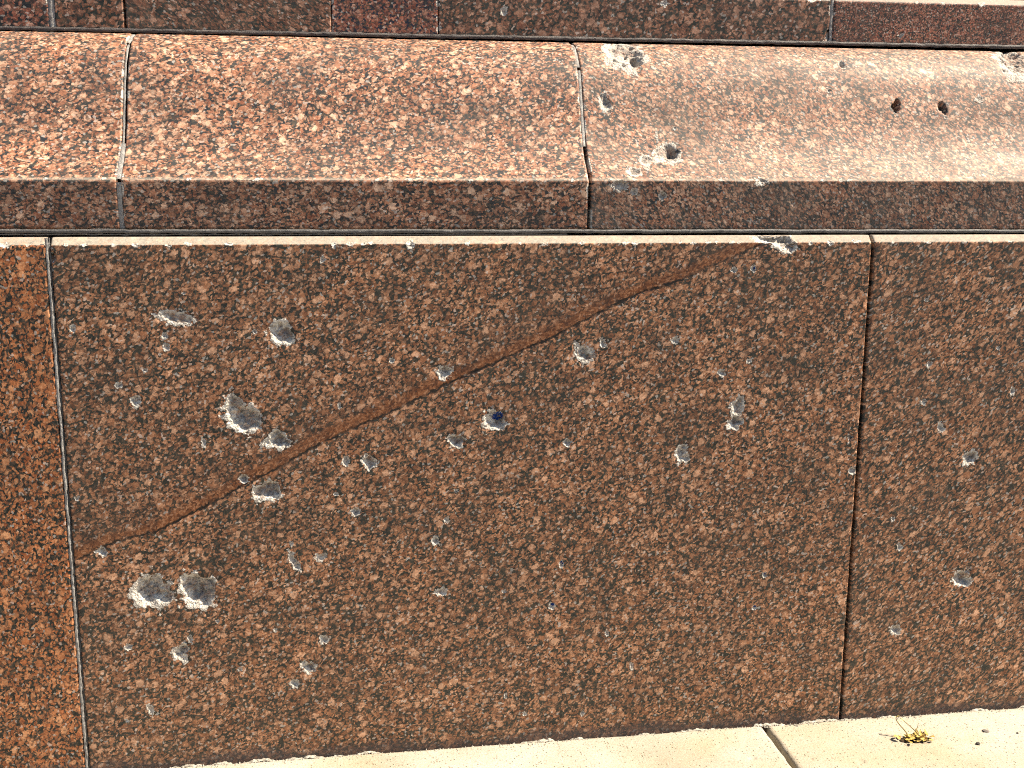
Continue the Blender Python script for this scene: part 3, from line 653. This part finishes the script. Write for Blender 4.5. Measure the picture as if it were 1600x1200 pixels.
# ------------------------------------------------------------------ the dry weed
weed = empty("dry_weed", (1.388, -0.083, 0.0))
weed["label"] = "small withered yellow weed rooted in the pale paving by the wall"
weed["category"] = "weed"
def tube(name, pts, radii, mat, parent, sides=6):
    p = np.array(pts, float); n = len(p)
    t = np.gradient(p, axis=0); t /= np.linalg.norm(t, axis=1)[:, None]
    V = []
    for k in range(n):
        a = np.cross(t[k], (0.3, 0.5, 0.8)); a /= np.linalg.norm(a); b = np.cross(t[k], a)
        for j in range(sides):
            th = 2 * math.pi * j / sides
            V.append(p[k] + radii[k] * (a * math.cos(th) + b * math.sin(th)))
    F = []
    for k in range(n - 1):
        for j in range(sides):
            j2 = (j + 1) % sides
            F.append((k * sides + j, k * sides + j2, (k + 1) * sides + j2, (k + 1) * sides + j))
    return mesh_obj(name, V, F, mat, parent, True)
def curve(pts, n=14):
    q = catmull(pts, max(2, n // (len(pts) - 1))); return q
def stem(pts, r0, r1):
    q = curve(pts); k = len(q)
    return tube("stem", q, np.linspace(r0, r1, k), M_stem, weed)
stem([(-0.012, 0.002, -0.003), (-0.014, 0.006, 0.010), (-0.024, 0.014, 0.022), (-0.029, 0.018, 0.031), (-0.025, 0.020, 0.036), (-0.021, 0.019, 0.034)], 0.0012, 0.0006)
stem([(0.012, 0.000, -0.002), (0.004, 0.008, 0.010), (-0.010, 0.014, 0.023), (-0.022, 0.018, 0.033)], 0.0011, 0.0005)
stem([(0.003, 0.008, 0.011), (0.009, 0.012, 0.016), (0.011, 0.014, 0.023)], 0.0008, 0.0004)
stem([(0.000, -0.004, -0.002), (0.010, -0.012, 0.006), (0.022, -0.016, 0.005)], 0.0007, 0.0003)
def leaf(c, yaw, pitch, ln, wd, curl, mat):
    V = []; n = 5
    for k in range(n):
        s = k / (n - 1); w = wd * math.sin(math.pi * min(0.96, 0.12 + 0.86 * s)) * 0.5
        x = ln * s; z = curl * ln * (s * s - s * 0.2)
        for o in (-1, 0, 1):
            V.append((x, o * w, z + abs(o) * w * 0.55))
    V = np.array(V)
    cp, sp, cw, sw = math.cos(pitch), math.sin(pitch), math.cos(yaw), math.sin(yaw)
    R = np.array([[cw * cp, -sw, -cw * sp], [sw * cp, cw, -sw * sp], [sp, 0, cp]])
    V = V @ R.T + np.array(c)
    return mesh_obj("leaf", V, grid_faces(n, 3), mat, weed, True)
rl = random.Random(21)
for k in range(56):
    cx = rl.gauss(0, 0.015); cx = max(-0.030, min(0.032, cx)); cyy = rl.gauss(0, 0.0055)
    leaf((cx, cyy, rl.uniform(-0.001, 0.004)), rl.uniform(0, 6.28), rl.uniform(-0.15, 0.55), rl.uniform(0.006, 0.013), rl.uniform(0.004, 0.008), rl.uniform(-0.5, 0.9), M_straw)
leaf((-0.023, 0.019, 0.034), 2.6, -0.5, 0.007, 0.003, 0.5, M_straw)
leaf((-0.020, 0.017, 0.032), 5.2, -0.7, 0.006, 0.002, 0.3, M_straw)
def lump(name, c, r, mat, parent, seed, n=14, m=9):
    V = []
    for a in range(m):
        th = math.pi * a / (m - 1)
        for b in range(n):
            ph = 2 * math.pi * b / n
            d = np.array((math.sin(th) * math.cos(ph), math.sin(th) * math.sin(ph), math.cos(th)))
            s = 1 + 0.28 * float(fbm(np.array([d[0] * 1.9 + seed]), np.array([d[1] * 1.9 + d[2] * 1.3]), seed, 3)[0])
            V.append(np.array(c) + d * np.array(r) * s)
    F = [(a * n + b, (a + 1) * n + b, (a + 1) * n + (b + 1) % n, a * n + (b + 1) % n) for a in range(m - 1) for b in range(n)]
    return mesh_obj(name, V, F, mat, parent, True)
for c, r in (((-0.022, -0.001, -0.001), (0.0085, 0.0050, 0.0035)), ((0.001, -0.007, -0.001), (0.0085, 0.004, 0.003)), ((0.018, 0.000, -0.001), (0.0075, 0.004, 0.0035)), ((-0.002, 0.001, -0.001), (0.006, 0.004, 0.004))):
    lump("hollow_lump", c, r, M_hollow, weed, int(1000 * abs(c[0])) + 3)  # dark lumps stand in for the shadowed holes in the clump

# ------------------------------------------------------------------ pebbles on the paving
def pebble(x, y, r, mat, label, seed, rz=0.0):
    o = lump("pebble", (0, 0, r[2] * 0.75), r, mat, None, seed)
    o.location = (x, y, 0.0); o.rotation_euler = (0, 0, rz)
    o["label"] = label; o["category"] = "pebble"; o["group"] = "pebbles on the paving"
pebble(1.5245, -0.0743, (0.0062, 0.0042, 0.0016), M_peb_a, "flat greyish stone chip on the paving right of the weed", 7, -0.4)
pebble(1.4861, -0.1121, (0.0040, 0.0036, 0.0024), M_peb_b, "tiny dark pebble on the paving below the flat grey chip", 9, 0.3)
pebble(1.5760, -0.0880, (0.0020, 0.0018, 0.0014), M_peb_b, "tiniest dark grit grain near the right edge of the paving", 12, 0.0)

# ------------------------------------------------------------------ loose grit along the foot of the wall
rg = np.random.RandomState(77)
GV, GF = [], []
def grain(x, y, r):
    o = len(GV); a = rg.rand() * 6.28
    for k in range(4):
        th = a + k * 1.5708 + rg.rand() * 0.5; rr = r * rg.uniform(0.7, 1.2)
        GV.append((x + rr * math.cos(th), y + rr * math.sin(th), -0.0004))
    GV.append((x + rg.uniform(-.3, .3) * r, y + rg.uniform(-.3, .3) * r, r * rg.uniform(0.8, 1.5)))
    for k in range(4): GF.append((o + k, o + (k + 1) % 4, o + 4))
for k in range(900):
    x = rg.uniform(0.0, 1.75); dens = 0.5 + 0.5 * math.sin(x * 9.0) * math.sin(x * 3.7 + 1)
    if rg.rand() > 0.25 + 0.75 * dens: continue
    grain(x, -0.003 - abs(rg.normal(0, 0.006)), rg.uniform(0.0007, 0.0021))
for k in range(160): grain(rg.uniform(0.1, 1.75), rg.uniform(-0.2, -0.01), rg.uniform(0.0005, 0.0012))
grit = mesh_obj("grit", GV, GF, M_mortar, None, False)
grit["kind"] = "stuff"; grit["label"] = "pale loose grit strewn along the foot of the granite wall"; grit["category"] = "grit"
